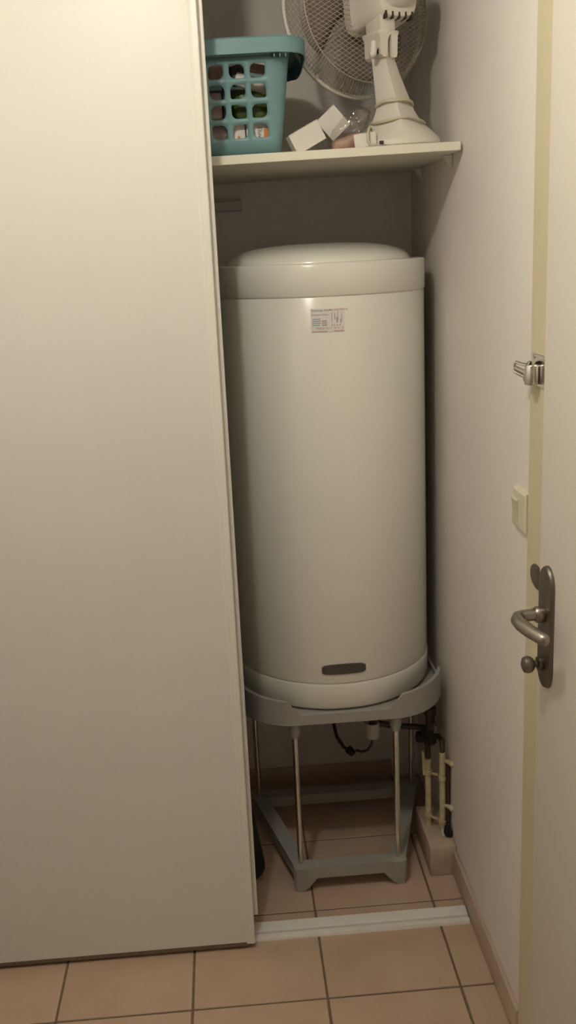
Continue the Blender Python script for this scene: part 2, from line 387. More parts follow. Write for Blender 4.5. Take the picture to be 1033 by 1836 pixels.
# charcoal badge on the lower front
def on_tank(a, z, h=0.0): return (TC[0] + (TR - 0.0012 + h) * math.cos(a), TC[1] + (TR - 0.0012 + h) * math.sin(a), z)
bd = MB(); rings = []
for h, sc in ((0.0, 1.0), (0.003, 1.0), (0.0042, 0.97)):
    up_, lo_ = [], []
    for k in range(21):
        t = -1 + 2 * k / 20; a = R(-89.1) + R(12.1) * t * sc
        e = 1 - abs(t) ** 14 * 0.35
        up_.append(on_tank(a, 0.6775 + (0.0165 - 0.0045 * t * t) * sc * e, h)); lo_.append(on_tank(a, 0.6775 - 0.0125 * sc * e, h))
    rings.append(up_ + lo_[::-1])
bd.loft(rings, cap=False)
n = 42; last = rings[-1]
bd.add(last, [(k, k + 1, n - 2 - k, n - 1 - k) for k in range(20)])
tag(bd.build('badge', 'badge', wh), 'dark oblong badge')
# installer's sticker
A0, A1, S0, S1 = R(-100.0), R(-83.3), 1.571, 1.6285
W_ = (A1 - A0) * TR; H_ = S1 - S0
stg = MB(); ring = []
vs, fs = [], []
for k in range(13):
    a = A0 + (A1 - A0) * k / 12
    for z, h in ((S0, 0.0), (S0, 0.0006), (S1, 0.0006), (S1, 0.0)): vs.append(on_tank(a, z, h))
for k in range(12):
    for j in range(3): fs.append((k * 4 + j, k * 4 + j + 1, k * 4 + 5 + j, k * 4 + 4 + j))
stg.add(vs, fs)
st = stg.build('sticker', 'sticker', wh); tag(st, 'small white printed sticker')
def on_st(x, y, h=0.0011): return on_tank(A0 + x / TR, S0 + y, h)
def sticker_text(s, size, x, y, m): text_mb(s, size, lambda a, c: on_st(x + a, y + c)).build('print', m, st, recalc=False)
sticker_text('Dépannage chauffe', 0.0066, 0.0012, H_ - 0.0062, 'ink_blue')
sticker_text('eau plomberie &', 0.0066, 0.0475, H_ - 0.0054, 'ink_red')
sticker_text('Installation Fuites', 0.0060, 0.0016, H_ - 0.0165, 'ink_blue')
sticker_text('Mobile: 06 21 06 61 26', 0.0074, 0.012, 0.0082, 'ink_red')
sticker_text('Mobile:', 0.0074, 0.0120, 0.0083, 'ink_black')
def rect(x0, x1, y0, y1, m, nm='print', h=0.0009):
    vs, fs = [], []
    for k in range(5):
        x = x0 + (x1 - x0) * k / 4; vs += [on_st(x, y0, h), on_st(x, y1, h)]
    for k in range(4): fs.append((2 * k, 2 * k + 2, 2 * k + 3, 2 * k + 1))
    MB().add(vs, fs).build(nm, m, st, recalc=False)
for k in range(4):
    rect(0.004, 0.024 - 0.002 * (k == 0), 0.0165 + k * 0.0048, 0.0195 + k * 0.0048, 'ink_bluel')
    if k < 3: rect(0.027, 0.0395, 0.0165 + k * 0.0048, 0.0195 + k * 0.0048, 'ink_grey')
rect(0.002, 0.040, 0.0012, 0.0036, 'ink_red'); rect(0.056, 0.081, 0.0014, 0.0036, 'ink_red')
for x, y0, y1, wd in ((0.051, 0.024, 0.047, 0.0016), (0.058, 0.030, 0.046, 0.002), (0.0625, 0.022, 0.036, 0.003), (0.066, 0.026, 0.050, 0.0014), (0.072, 0.021, 0.032, 0.0024), (0.0755, 0.024, 0.046, 0.0012)):
    rect(x, x + wd, y0, y1, 'ink_grey')
for x in (0.050, 0.056, 0.063, 0.070): rect(x, x + 0.003, 0.0155, 0.0185, 'ink_red')

# ------------------------------------------------------------------ stand
sd = thing('heater_stand', 'grey plastic and chrome stand carrying the white water heater', 'stand', (TC[0], TC[1], 0.0))
# top tray: outline in plan with straight front, hugging sides
def tray_outline(off, nseg=10):
    cx = -0.2185; fy = 0.074; pts = []
    R1 = TR + 0.008 + off
    f = fy - off
    # from front left corner clockwise (seen from above: front -> right -> back -> left)
    th0 = math.asin(max(-1, (f - TC[1]) / R1)) if abs((f - TC[1]) / R1) < 1 else -math.pi / 2
    key = [(-0.098, f), (-0.046, f + 0.006), (0.004, f + 0.030), (0.042, f + 0.070), (0.064, f + 0.112)]
    rt = [(x + off * (0.5 + 0.5 * i / 4), y) for i, (x, y) in enumerate(key)]
    sx = TC[0] + R1
    rt += [(sx + 0.003, f + 0.145), (sx + 0.003, TC[1] - 0.06), (sx, TC[1] + 0.06), (sx - 0.012, TC[1] + 0.13), (sx - 0.05, TC[1] + 0.20), (sx - 0.11, TC[1] + 0.245)]
    mid = [(TC[0], TC[1] + R1 - 0.018)]
    left = [(2 * cx - x, y) for x, y in reversed(rt)]
    return rt + mid + left
def wing(x, y):       # height of the tray wall: low at the front, high wings at the sides
    t = min(1, max(0, (abs(x + 0.2185) - 0.128) / 0.030)); t = t * t * (3 - 2 * t)
    rise = max(0.0, abs(x + 0.2185) - 0.16) * 0.10
    h = 0.040 + rise
    if y > 0.222: h = 0.015
    return 0.5575 + t * h
def dense(pl, n=4):
    out = []; N = len(pl)
    for i in range(N):
        p0, p1, p2, p3 = (Vector(pl[(i + k - 1) % N]) for k in range(4))
        for q in range(n):
            t = q / n
            v = 0.5 * ((2 * p1) + (p2 - p0) * t + (2 * p0 - 5 * p1 + 4 * p2 - p3) * t * t + (3 * p1 - p0 - 3 * p2 + p3) * t ** 3)
            if i == N - 1: v = p1.lerp(p2, t)      # straight front edge
            out.append((v.x, v.y))
    return out
OUT = dense(tray_outline(0.0)); INN = dense(tray_outline(-0.0075)); LOW = dense(tray_outline(-0.003))
def rz(pts, fz): return [(x, y, fz(x, y) if callable(fz) else fz) for x, y in pts]
ty = MB()
N_ = len(OUT)
inner_hole = [(TC[0] + (x - TC[0]) * 0.55, TC[1] + (y - TC[1]) * 0.55) for x, y in OUT]
ty.loft([rz(inner_hole, 0.5245), rz(LOW, 0.5245), rz(OUT, 0.527), rz(OUT, lambda x, y: wing(x, y) - 0.0015), rz(INN, wing), rz(dense(tray_outline(-0.006)), lambda x, y: 0.5552), rz(inner_hole, 0.5552), rz(inner_hole, 0.5245)], cap=False)
tray = ty.build('tray', 'grey_plastic', sd, angle=32)
# legs with collars
LEG = [(-0.357, 0.109), (-0.077, 0.109), (-0.462, 0.480), (0.0345, 0.480)]
for (x, y) in LEG:
    lg = MB().tube([(x, y, 0.055), (x, y, 0.53)], 0.0085, 18).build('leg', 'chrome', sd)
    MB().lathe([(0.0118, 0.476), (0.0128, 0.479), (0.0132, 0.488), (0.0162, 0.490), (0.0165, 0.5255)], 20, T(x, y, 0)).build('collar', 'grey_plastic', lg)
# bottom frame: four bars on four feet
C4 = {'fl': (-0.357, 0.101), 'fr': (-0.078, 0.101), 'br': (0.030, 0.486), 'bl': (-0.462, 0.486)}
def frame_bar(a, b, arch):
    A, B = Vector((*a, 0)), Vector((*b, 0)); d = (B - A).normalized(); L = (B - A).length
    nn = Vector((d.y, -d.x, 0)); hw = 0.021
    sec = []
    # side outline along the bar (arched underside)
    top = 0.078; und = 0.044; fz = 0.036
    pts = [(0.0, top), (L, top), (L, und), (L - fz, und), (fz, und), (0.0, und)]
    mb = MB()
    r0 = [tuple(A + d * s - nn * hw + Vector((0, 0, z))) for s, z in pts]; r1 = [tuple(A + d * s + nn * hw + Vector((0, 0, z))) for s, z in pts]
    mb.loft([r0, r1]); return mb
for a, b in (('fl', 'fr'), ('fr', 'br'), ('br', 'bl'), ('bl', 'fl')):
    frame_bar(C4[a], C4[b], True).build('base_bar', 'grey_plastic', sd)
for k, (x, y) in C4.items():
    mb = MB(); sx = 1 if x < -0.2 else -1; sy = 1 if y < 0.3 else -1
    def oct_(h, ox=0.0): return [(x + h * cx_ + ox, y + h * cy_) for cx_, cy_ in ((-1, -0.7), (-0.7, -1), (0.7, -1), (1, -0.7), (1, 0.7), (0.7, 1), (-0.7, 1), (-1, 0.7))]
    mb.loft([[(px, py, z) for px, py in oct_(h, ox)] for z, h, ox in ((0.0, 0.0165, -sx * 0.003), (0.012, 0.0180, -sx * 0.003), (0.044, 0.0225, 0), (0.0775, 0.0225, 0), (0.0788, 0.021, 0))])
    # triangular web that makes the arch of the foot
    mb.loft([[(x, y - 0.0195, 0.0455), (x + sx * 0.046, y - 0.0195, 0.0455), (x + sx * 0.018, y - 0.0195, 0.012), (x, y - 0.0195, 0.004)], [(x, y + 0.0195, 0.0455), (x + sx * 0.046, y + 0.0195, 0.0455), (x + sx * 0.018, y + 0.0195, 0.012), (x, y + 0.0195, 0.004)]])
    mb.build('foot', 'grey_plastic', sd, angle=30)

# ------------------------------------------------------------------ under the heater
tag(MB().tube([(-0.235, 0.40, 0.555), (-0.232, 0.40, 0.47), (-0.225, 0.40, 0.38), (-0.212, 0.40, 0.31), (-0.192, 0.40, 0.273), (-0.172, 0.40, 0.258)], 0.0055, 10)
    .tube([(-0.178, 0.40, 0.266), (-0.163, 0.40, 0.249)], [0.013, 0.011], 10).build('power_cable', 'rubber'), 'black cable hanging in a loop below the heater', 'cable')
fn = thing('drain_funnel', 'small white plastic drain funnel below the heater', 'funnel', (-0.118, 0.28, 0.362))
MB().lathe([(0.012, 0.362), (0.018, 0.366), (0.020, 0.380), (0.021, 0.412), (0.018, 0.414), (0.012, 0.400)], 24, T(-0.118, 0.28, 0)).build('cup', 'whiteplastic', fn)
MB().tube([(-0.118, 0.28, 0.405), (-0.118, 0.28, 0.45), (-0.118, 0.28, 0.556)], 0.009, 12).build('spout', 'hose', fn)
MB().tube([(-0.118, 0.28, 0.366), (-0.121, 0.282, 0.34), (-0.133, 0.29, 0.318), (-0.148, 0.30, 0.308), (-0.165, 0.31, 0.31)], 0.004, 8).build('drip_tube', 'hose', fn)
for k, (dy, dz, nm) in enumerate(((0.0, 0.0, 'rear'), (-0.035, 0.018, 'front'))):
    tag(MB().tube([(-0.16, 0.37 + dy, 0.556), (-0.158, 0.37 + dy, 0.42 + dz), (-0.135, 0.368 + dy, 0.386 + dz), (-0.09, 0.366 + dy, 0.364 + dz), (-0.03, 0.362 + dy, 0.352 + dz), (0.02, 0.355 + dy, 0.350 + dz), (0.05, 0.335 + dy, 0.352 + dz)], 0.009, 12).build('water_hose', 'hose'),
        'dark grey water hose curving under the heater, the %s one' % ('upper' if k == 0 else 'lower'), 'hose', 'hoses under the heater')
vg = thing('safety_valve', 'dark valve group with grey tap above the cream pipes', 'valve', (0.055, 0.29, 0.30))
MB().lathe([(0.016, 0.330), (0.019, 0.334), (0.019, 0.372), (0.014, 0.376), (0.014, 0.42), (0.018, 0.424), (0.018, 0.446), (0.010, 0.45)], 18, T(0.056, 0.285, 0)).build('valve_body', 'hose', vg)
MB().tube([(0.056, 0.285, 0.446), (0.05, 0.30, 0.50), (0.03, 0.32, 0.556)], 0.010, 10).build('riser', 'hose', vg)
MB().tube([(0.056, 0.282, 0.385), (0.066, 0.262, 0.388)], [0.008, 0.007], 10).tube([(0.066, 0.264, 0.376), (0.068, 0.258, 0.404)], [0.008, 0.011], 10).build('tap', 'alu', vg)
MB().tube([(0.045, 0.285, 0.35), (0.020, 0.300, 0.345)], 0.017, 12).build('elbow', 'rubber', vg)

# cement box with two painted pipes
tag(MB().box(0.0165, WX, 0.106, 0.325, 0.0, 0.094, 0.003, 2).build('pipe_box', 'cement'), 'low beige cement box in the corner by the right wall', 'box')
def cream_pipe(x, y, z1, z2, label):
    t = thing('water_pipe', label, 'pipe', (x, y, 0.094), 'cream pipes rising from the cement box')
    MB().tube([(x, y, 0.094), (x + 0.0005, y, 0.2), (x, y, z1)], [0.0098, 0.0096, 0.0098], 16).build('painted_pipe', 'pipe', t)
    MB().lathe([(0.0105, 0.118), (0.0122, 0.120), (0.0122, 0.130), (0.0105, 0.132)], 16, T(x, y, 0)).build('clamp', 'pipe', t)
    MB().lathe([(0.0105, 0.262), (0.0122, 0.264), (0.0122, 0.274), (0.0105, 0.276)], 16, T(x, y, 0)).build('clamp', 'pipe', t)
    MB().tube([(x, y, z1), (x + 0.002, y + 0.01, z1 + 0.03), (x + 0.002, y + 0.06, z2)], 0.0075, 12).build('bare_pipe', 'copper', t)
    return t
p1 = cream_pipe(0.0360, 0.224, 0.314, 0.372, 'cream painted pipe nearest the chrome legs')
MB().prism([(-0.016, 0.262), (-0.011, 0.262), (-0.008, 0.300), (-0.013, 0.338), (-0.019, 0.340)], -0.004, 0.004, Matrix(((1, 0, 0, 0.0360), (0, 0, 1, 0.224), (0, 1, 0, 0), (0, 0, 0, 1)))).build('peeling_strip', 'pipe', p1)
p2 = cream_pipe(0.0700, 0.186, 0.352, 0.372, 'cream painted pipe nearest the right wall')
tie = thing('pipe_clip', 'cream clip joining the two pipes and the wall', 'clip', (0.06, 0.2, 0.12), 'pipe clips')
MB().tube([(0.046, 0.214, 0.269), (0.060, 0.197, 0.273)], 0.004, 8).build('upper_bridge', 'pipe', tie)
MB().tube([(0.046, 0.214, 0.125), (0.060, 0.197, 0.127)], 0.004, 8).build('lower_bridge', 'pipe', tie)
for zz, nm in ((0.327, 'upper'), (0.183, 'lower')):
    c = thing('wall_clip', '%s cream clip fixing the right pipe to the wall' % nm, 'clip', (0.088, 0.165, zz), 'wall clips')
    m_ = 'pipe' if nm == 'upper' else 'plaster'
    MB().tube([(0.076, 0.180, zz), (0.083, 0.168, zz + 0.002), (WX, 0.157, zz + 0.003)], [0.004, 0.0065, 0.009], 10).build('arm', m_, c)
    MB().lathe([(0.0095, 0), (0.0105, 0.002), (0.0085, 0.007), (0.004, 0.010)], 14, T(WX, 0.156, zz + 0.003) @ rot_to((-1, -0.2, 0))).build('head', m_, c)
tag(MB().tube([(0.0845, 0.178, 0.094), (0.0845, 0.178, 0.2), (0.0845, 0.178, 0.318)], 0.0065, 10).build('thin_tube', 'copper'), 'thin dark tube against the right wall behind the cream pipes', 'pipe')  # thin dark upright tube beside the wall
bl = MB()
for (x, y, z, r, sd_) in ((0.074, 0.170, 0.100, 0.013, 1),):
    b = bmesh.new(); bmesh.ops.create_icosphere(b, subdivisions=3, radius=r)
    for v in b.verts:
        v.co *= 1 + 0.5 * noise.noise(v.co * 90 + Vector((sd_, 0, 0))); v.co.z *= 0.8
    bl.bm(b, T(x, y, z))
tag(bl.build('plaster_lump', 'plaster'), 'rough pale plaster lump at the foot of the right pipe', 'plaster')
bl = MB()
b = bmesh.new(); bmesh.ops.create_icosphere(b, subdivisions=3, radius=0.011)
for v in b.verts:
    v.co *= 1 + 0.6 * noise.noise(v.co * 110 + Vector((7, 0, 0))); v.co.z *= 2.1
bl.bm(b, T(0.082, 0.158, 0.110))
tag(bl.build('foam_remnant', 'rubber'), 'torn black foam scrap behind the foot of the right pipe', 'foam')

# black board leaning behind the sliding door
bk = MB()
bq = []
for k in range(9):
    a = math.pi * k / 8; bq.append((math.cos(a) * 0.055, -math.sin(a) * 0.05))
poly = [(0.055, 0.75)] + bq + [(-0.055, 0.75)]
lean = Matrix.Translation((-0.514, 0.160, 0.052)) @ Matrix.Rotation(R(-9), 4, 'Y') @ Matrix.Rotation(R(90), 4, 'X')
bk.prism(poly, -0.014, 0.014, lean)
tag(bk.build('folded_board', 'rubber'), 'black rounded board leaning behind the sliding door', 'board')

# ------------------------------------------------------------------ laundry basket on the shelf
BZ = shz(-0.6) + 0.0005
bs = thing('laundry_basket', 'teal plastic laundry basket with square holes at the left of the shelf', 'basket', (-0.6063, 0.2645, BZ))
CX, CY, SX, SY, RC = -0.6063, 0.2645, 0.26125, 0.1425, 0.022
ZB, ZT = BZ, 2.196
def flare(z): return 0.036 * (z - ZB) / 0.25
W2, H2 = 0.02375, 0.0211
ROWS = [2.035, 2.0772, 2.1194, 2.1616]
h1, h2 = 0.35 * H2, 0.72 * H2; w1, w2 = 0.35 * W2, 0.72 * W2
zl = [ZB + 0.0035]
for r in ROWS: zl += [r - H2, r - h2, r - h1, r + h1, r + h2]
zl += [ROWS[-1] + H2, ZT]
def side_pt(side, s, z, o=0.0):       # s measured along the side from its centre
    f = flare(z) + o
    if side == 0: return (CX + s, CY - SY - RC - f, z)
    if side == 1: return (CX + SX + RC + f, CY + s, z)
    if side == 2: return (CX - s, CY + SY + RC + f, z)
    return (CX - SX - RC - f, CY - s, z)
def corner_pt(c, a, z, o=0.0):
    f = flare(z) + RC + o
    cc = ((CX + SX, CY - SY), (CX + SX, CY + SY), (CX - SX, CY + SY), (CX - SX, CY - SY))[c]
    return (cc[0] + math.cos(a) * f, cc[1] + math.sin(a) * f, z)
wl = MB()
def q(a, b, c, d): wl.add([a, b, c, d], [(0, 1, 2, 3)])
for side in range(4):
    L = SX if side % 2 == 0 else SY; nc = round(2 * L / (2 * W2))
    for i in range(nc):
        sc = -L + W2 + i * 2 * W2
        ss = [sc - W2, sc - w2, sc - w1, sc + w1, sc + w2, sc + W2]
        for za, zb in ((zl[0], ROWS[0] - H2), (ROWS[-1] + H2, ZT)):
            for a, b in zip(ss, ss[1:]): q(side_pt(side, a, za), side_pt(side, b, za), side_pt(side, b, zb), side_pt(side, a, zb))
        for ri, r in enumerate(ROWS):
            hw, hh = 0.0172, 0.0148
            big, sml = 0.0125, 0.0045
            inn, out = [], []
            for ci, (sx, sy) in enumerate(((1, 1), (-1, 1), (-1, -1), (1, -1))):
                rad = big if (ci + ri + i) % 2 == 0 else sml
                cx_, cy_ = sx * (hw - rad), sy * (hh - rad)
                st_ = math.pi / 2 * ci
                for k in range(5):
                    a = st_ + math.pi / 2 * k / 4
                    inn.append((cx_ + rad * math.cos(a), cy_ + rad * math.sin(a)))
                o5 = [(W2, h1), (W2, h2), (W2, H2), (w2, H2), (w1, H2)]
                if ci in (1, 3): o5 = o5[::-1]
                out += [(sx * abs(x), sy * abs(y)) for x, y in o5]
            for k in range(20):
                k2 = (k + 1) % 20
                g = [side_pt(side, sc + x, r + y) for x, y in (out[k], out[k2], inn[k2], inn[k])]
                q(*g)
for c in range(4):
    a0 = -math.pi / 2 + c * math.pi / 2
    for k in range(5):
        aa, ab = a0 + math.pi / 2 * k / 5, a0 + math.pi / 2 * (k + 1) / 5
        for za, zb in zip(zl, zl[1:]): q(corner_pt(c, aa, za), corner_pt(c, ab, za), corner_pt(c, ab, zb), corner_pt(c, aa, zb))
wo = wl.build('wall', 'teal', bs, recalc=False)
b = bmesh.new(); b.from_mesh(wo.data); bmesh.ops.remove_doubles(b, verts=b.verts, dist=0.0002); bmesh.ops.recalc_face_normals(b, faces=b.faces); b.to_mesh(wo.data); b.free()
md = wo.modifiers.new('thickness', 'SOLIDIFY'); md.thickness = 0.0028; md.offset = -1
def perim(z, o, n=8, grip=0.0, drop=0.0):
    out = []
    for c in range(4):
        a0 = -math.pi / 2 + c * math.pi / 2
        cur = [corner_pt(c, a0 + math.pi / 2 * k / n, z, o) for k in range(n + 1)]
        nxt = corner_pt((c + 1) % 4, a0 + math.pi / 2, z, o)
        out += cur + [tuple(Vector(cur[-1]).lerp(Vector(nxt), t / 8)) for t in range(1, 8)]
    res = []
    for x, y, zz in out:       # the short ends carry wider hand grips
        e = max(0.0, (abs(x - CX) - SX) / 0.04); e = min(1, e) if abs(x - CX) > SX else 0
        gy = max(0.0, 1 - ((y - CY) / 0.17) ** 2)
        res.append((x + math.copysign(grip * e, x - CX), y, zz - drop * e * gy))
    return res
MB().loft([perim(ZB, -0.004), perim(ZB + 0.004, 0.0), perim(ZB + 0.007, -0.001), perim(ZB + 0.007, -0.02)]).build('bottom', 'teal', bs)
def setz(ring, z): return [(x, y, z) for x, y, _ in ring]
rm = [perim(ZT - 0.004, -0.002), perim(ZT + 0.026, -0.002), perim(ZT + 0.031, 0.002), perim(ZT + 0.031, 0.020, 8, 0.010), perim(ZT + 0.027, 0.025, 8, 0.010), perim(ZT - 0.004, 0.029, 8, 0.010, 0.014), perim(ZT - 0.005, 0.0265, 8, 0.010, 0.014), perim(ZT + 0.024, 0.0225, 8, 0.010), perim(ZT + 0.026, 0.004), perim(ZT - 0.004, 0.0008), perim(ZT - 0.004, -0.002)]
MB().loft(rm, cap=False).build('rim', 'teal', bs, angle=30)
for k in range(3):     # little ribs under the rim at the right front corner
    x = -0.330 + k * 0.013
    MB().box(x - 0.0012, x + 0.0012, 0.050 + k * 0.002, 0.068 + k * 0.004, ZT - 0.012, ZT + 0.024).build('rib', 'teal', bs)

bs.rotation_euler.y = -math.atan(0.0204)
# things inside the basket, seen through the holes
FYB = 0.1145
mbx = thing('medicine_box', 'white box with orange square and black lettering low in the basket', 'box', (-0.371, FYB - 0.006, BZ + 0.008))
MB().box(-0.4035, -0.334, FYB - 0.006, FYB + 0.025, BZ + 0.008, 2.060, 0.0012, 1).build('carton', 'carton', mbx)
MB().box(-0.3625, -0.336, FYB - 0.0068, FYB - 0.0058, 2.0260, 2.0445).build('orange_square', 'orange', mbx)
text_mb('Eluval', 0.0145, lambda a, c: (-0.3765 + c, FYB - 0.0066, 2.0500 - a)).build('lettering', 'ink_black', mbx, recalc=False)
text_mb('crème', 0.0085, lambda a, c: (-0.3860 + c, FYB - 0.0066, 2.0400 - a)).build('lettering', 'ink_black', mbx, recalc=False)
mbt = MB().box(-0.444, -0.4055, FYB - 0.004, FYB + 0.03, BZ + 0.008, 2.057, 0.004, 2)
tub = mbt.build('white_tub', 'carton'); tag(tub, 'white tub with faint orange print low in the basket, left of the lettered box', 'tub')
for k, (x0, x1, z0, z1) in enumerate(((-0.424, -0.418, 2.026, 2.031), (-0.430, -0.410, 2.0205, 2.0225), (-0.428, -0.413, 2.0235, 2.0248))):
    MB().box(x0, x1, FYB - 0.0046, FYB - 0.0038, z0, z1).build('print', 'orange', tub)
def blob(name, m, c, sz, seed, label, cat, amp=0.25, freq=2.2, sub=3, pw=0.6, rot=0.0):
    b = bmesh.new(); bmesh.ops.create_icosphere(b, subdivisions=sub, radius=1)
    for v in b.verts:
        co = v.co.copy(); nn = noise.noise(co * freq + Vector((seed * 3.1, seed, 0)))
        v.co = Vector([math.copysign(abs(t) ** pw, t) for t in co]) * (1 + amp * nn)
        v.co = Vector((v.co.x * sz[0], v.co.y * sz[1], v.co.z * sz[2]))
    mb = MB().bm(b, T(*c) @ Matrix.Rotation(R(rot), 4, 'Y'))
    o = mb.build(name, m, angle=60); tag(o, label, cat); return o
blob('green_pouch', 'green', (-0.392, 0.142, 2.096), (0.044, 0.026, 0.034), 1, 'crumpled green pouch in the middle of the teal basket', 'pouch', 0.18)
bt = thing('small_bottle', 'white plastic bottle lying on top of the green pouch', 'bottle', (-0.36, 0.13, 2.13))
bm_ = T(-0.395, 0.128, 2.150) @ rot_to((0.9, 0.02, -0.30))
MB().lathe([(0.010, -0.03), (0.015, -0.028), (0.016, -0.02), (0.016, 0.045), (0.013, 0.052)], 20, bm_).build('bottle_body', 'bottle', bt)
MB().lathe([(0.009, 0.052), (0.0105, 0.054), (0.0105, 0.070), (0.009, 0.072)], 18, bm_).build('cap', 'navy', bt)
tag(MB().box(-0.03, 0.04, -0.006, 0.006, -0.010, 0.010, 0.002, 1, T(-0.365, 0.124, 2.176) @ Matrix.Rotation(R(12), 4, 'Y')).build('brown_tube', 'brown'), 'brown and cream packet at the top right of the basket contents', 'packet')
blob('black_pouch', 'black', (-0.420, 0.140, 2.166), (0.020, 0.022, 0.022), 2, 'black pouch near the top of the teal basket', 'pouch', 0.15)
blob('brown_packet', 'brown', (-0.466, 0.140, 2.168), (0.026, 0.020, 0.019), 3, 'reddish brown packet near the top left of the basket contents', 'packet', 0.15)
tag(MB().box(-0.494, -0.457, 0.116, 0.15, 2.070, 2.128, 0.003, 1).build('pink_carton', 'pink'), 'pale pink carton standing mid height inside the basket', 'carton')
tag(MB().box(-0.455, -0.436, 0.118, 0.16, 2.062, 2.140, 0.003, 1).build('navy_box', 'navy'), 'dark navy box standing beside the pale pink carton', 'box')
blob('beige_packet', 'pink', (-0.470, 0.128, 2.028), (0.024, 0.016, 0.028), 5, 'beige packet at the bottom of the basket, left of the white tub', 'packet', 0.1)
blob('grey_cloth', 'pink', (-0.535, 0.150, 2.10), (0.034, 0.03, 0.085), 6, 'pinkish cloth bundle in the basket next to the sliding door edge', 'cloth', 0.2)
blob('dark_bag', 'black', (-0.44, 0.22, 2.07), (0.10, 0.045, 0.075), 8, 'dark bag filling the middle of the basket behind the packets', 'bag', 0.12)

# ------------------------------------------------------------------ table fan
FX, FYY = -0.035, 0.135; FZ = shz(FX) + 0.0008
fan = thing('table_fan', 'white table fan with round wire guard, seen from behind on the shelf', 'fan', (FX, FYY, FZ))
def sup(cx, cy, a, bb, n, z, N=48, rot=0.0):
    out = []
    for k in range(N):
        t = 2 * math.pi * k / N + math.pi / N * 0
        c, s_ = math.cos(t), math.sin(t)
        r = 1 / ((abs(c) ** n + abs(s_) ** n) ** (1 / n))
        x, y = r * c * a, r * s_ * bb
        out.append((cx + x * math.cos(rot) - y * math.sin(rot), cy + x * math.sin(rot) + y * math.cos(rot), z))
    return out
LV = [  # cx, cy, a, b, exponent, z above the shelf
    (-0.034, 0.150, 0.090, 0.096, 2.2, 0.000), (-0.034, 0.150, 0.0945, 0.100, 2.2, 0.004), (-0.034, 0.150, 0.0945, 0.100, 2.1, 0.014),
    (-0.035, 0.150, 0.0885, 0.093, 1.75, 0.026), (-0.037, 0.148, 0.077, 0.081, 1.4, 0.040), (-0.041, 0.146, 0.067, 0.070, 1.25, 0.052),
    (-0.043, 0.145, 0.056, 0.058, 1.2, 0.066), (-0.045, 0.144, 0.046, 0.047, 1.15, 0.085), (-0.047, 0.143, 0.0425, 0.043, 1.12, 0.100)]
PB = MB().loft([sup(cx, cy, a, bb, n, FZ + z) for cx, cy, a, bb, n, z in LV]).build('base', 'fan', fan, angle=24)
CO = [(-0.047, 0.143, 0.0425, 0.043, 1.12, 0.100), (-0.054, 0.143, 0.037, 0.038, 1.12, 0.130), (-0.062, 0.143, 0.0315, 0.033, 1.12, 0.165), (-0.070, 0.143, 0.0265, 0.029, 1.12, 0.205), (-0.0745, 0.143, 0.024, 0.027, 1.12, 0.232)]
MB().loft([sup(cx, cy, a, bb, n, FZ + z) for cx, cy, a, bb, n, z in CO]).build('column', 'fan', fan, angle=24)
# switch seam and small cord outlet at the base front
MB().box(-0.100, -0.090, 0.050, 0.056, FZ + 0.004, FZ + 0.012, 0.001, 1).build('cord_outlet', 'dark', PB)
# cord wound round the foot of the column
def level(z):
    allL = LV + CO[1:]
    for p, q_ in zip(allL, allL[1:]):
        if p[5] <= z <= q_[5]:
            t = (z - p[5]) / (q_[5] - p[5]); return [p[i] + (q_[i] - p[i]) * t for i in range(5)]
    return allL[-1][:5]
cp = []
for k in range(0, 145):
    t = k / 144; a = t * 2 * math.pi * 3.1 + 2.0
    zc = 0.101 - 0.004 * t if t < 0.60 else 0.0986 - 0.042 * min(1, (t - 0.60) / 0.12)
    z = zc - 0.008 * (0.3 + math.sin(a)) + 0.002 * math.sin(3.3 * a)
    cx, cy, aa, bb, n = level(z); n = 1.7
    c, s_ = math.cos(a), math.sin(a); r = 1 / ((abs(c) ** n + abs(s_) ** n) ** (1 / n))
    cp.append((cx + r * c * (aa + 0.001), cy + r * s_ * (bb + 0.001), FZ + z))
cp += [(-0.118, 0.078, FZ + 0.045), (-0.125, 0.062, FZ + 0.030), (-0.126, 0.058, FZ + 0.012), (-0.120, 0.060, FZ + 0.004), (-0.100, 0.068, FZ + 0.004)]
MB().tube(cp, 0.0031, 8).build('power_cord', 'cord', fan, angle=60)
# yoke and wing knob
YM = T(-0.0735, 0.143, FZ) @ Matrix.Rotation(R(24), 4, 'Z') @ Matrix.Diagonal((0.82, 0.9, 1, 1))
yk = MB().box(-0.034, 0.034, -0.040, 0.040, 0.246, 0.256, 0.003, 2, YM).box(-0.024, 0.026, -0.036, 0.036, 0.254, 0.300, 0.004, 2, YM)
yk.loft([[(-0.034, yy, 0.248), (-0.030, yy, 0.240), (-0.029, yy, 0.204), (-0.020, yy, 0.198), (-0.008, yy, 0.200), (-0.004, yy, 0.236), (0.004, yy, 0.248)] for yy in (-0.041, 0.036)], mtx=YM)
yk.loft([[(0.008, yy, 0.248), (0.010, yy, 0.202), (0.014, yy, 0.198), (0.023, yy, 0.198), (0.026, yy, 0.202), (0.030, yy, 0.248)] for yy in (-0.040, 0.036)], mtx=YM)
yk.build('yoke', 'fan', fan, angle=25)
kn = MB().tube([(-0.088, 0.115, FZ + 0.222), (-0.096, 0.103, FZ + 0.222)], [0.008, 0.009], 14)
kn.tube([(-0.097, 0.101, FZ + 0.232), (-0.098, 0.100, FZ + 0.214), (-0.099, 0.098, FZ + 0.204), (-0.107, 0.096, FZ + 0.2005)], [0.007, 0.0085, 0.0075, 0.0055], 12)
kn.build('tilt_knob', 'fan', fan, angle=60)
MB().tube([(-0.086, 0.110, FZ + 0.226), (-0.087, 0.107, FZ + 0.206)], 0.0022, 6).build('knob_slot', 'dark', fan)

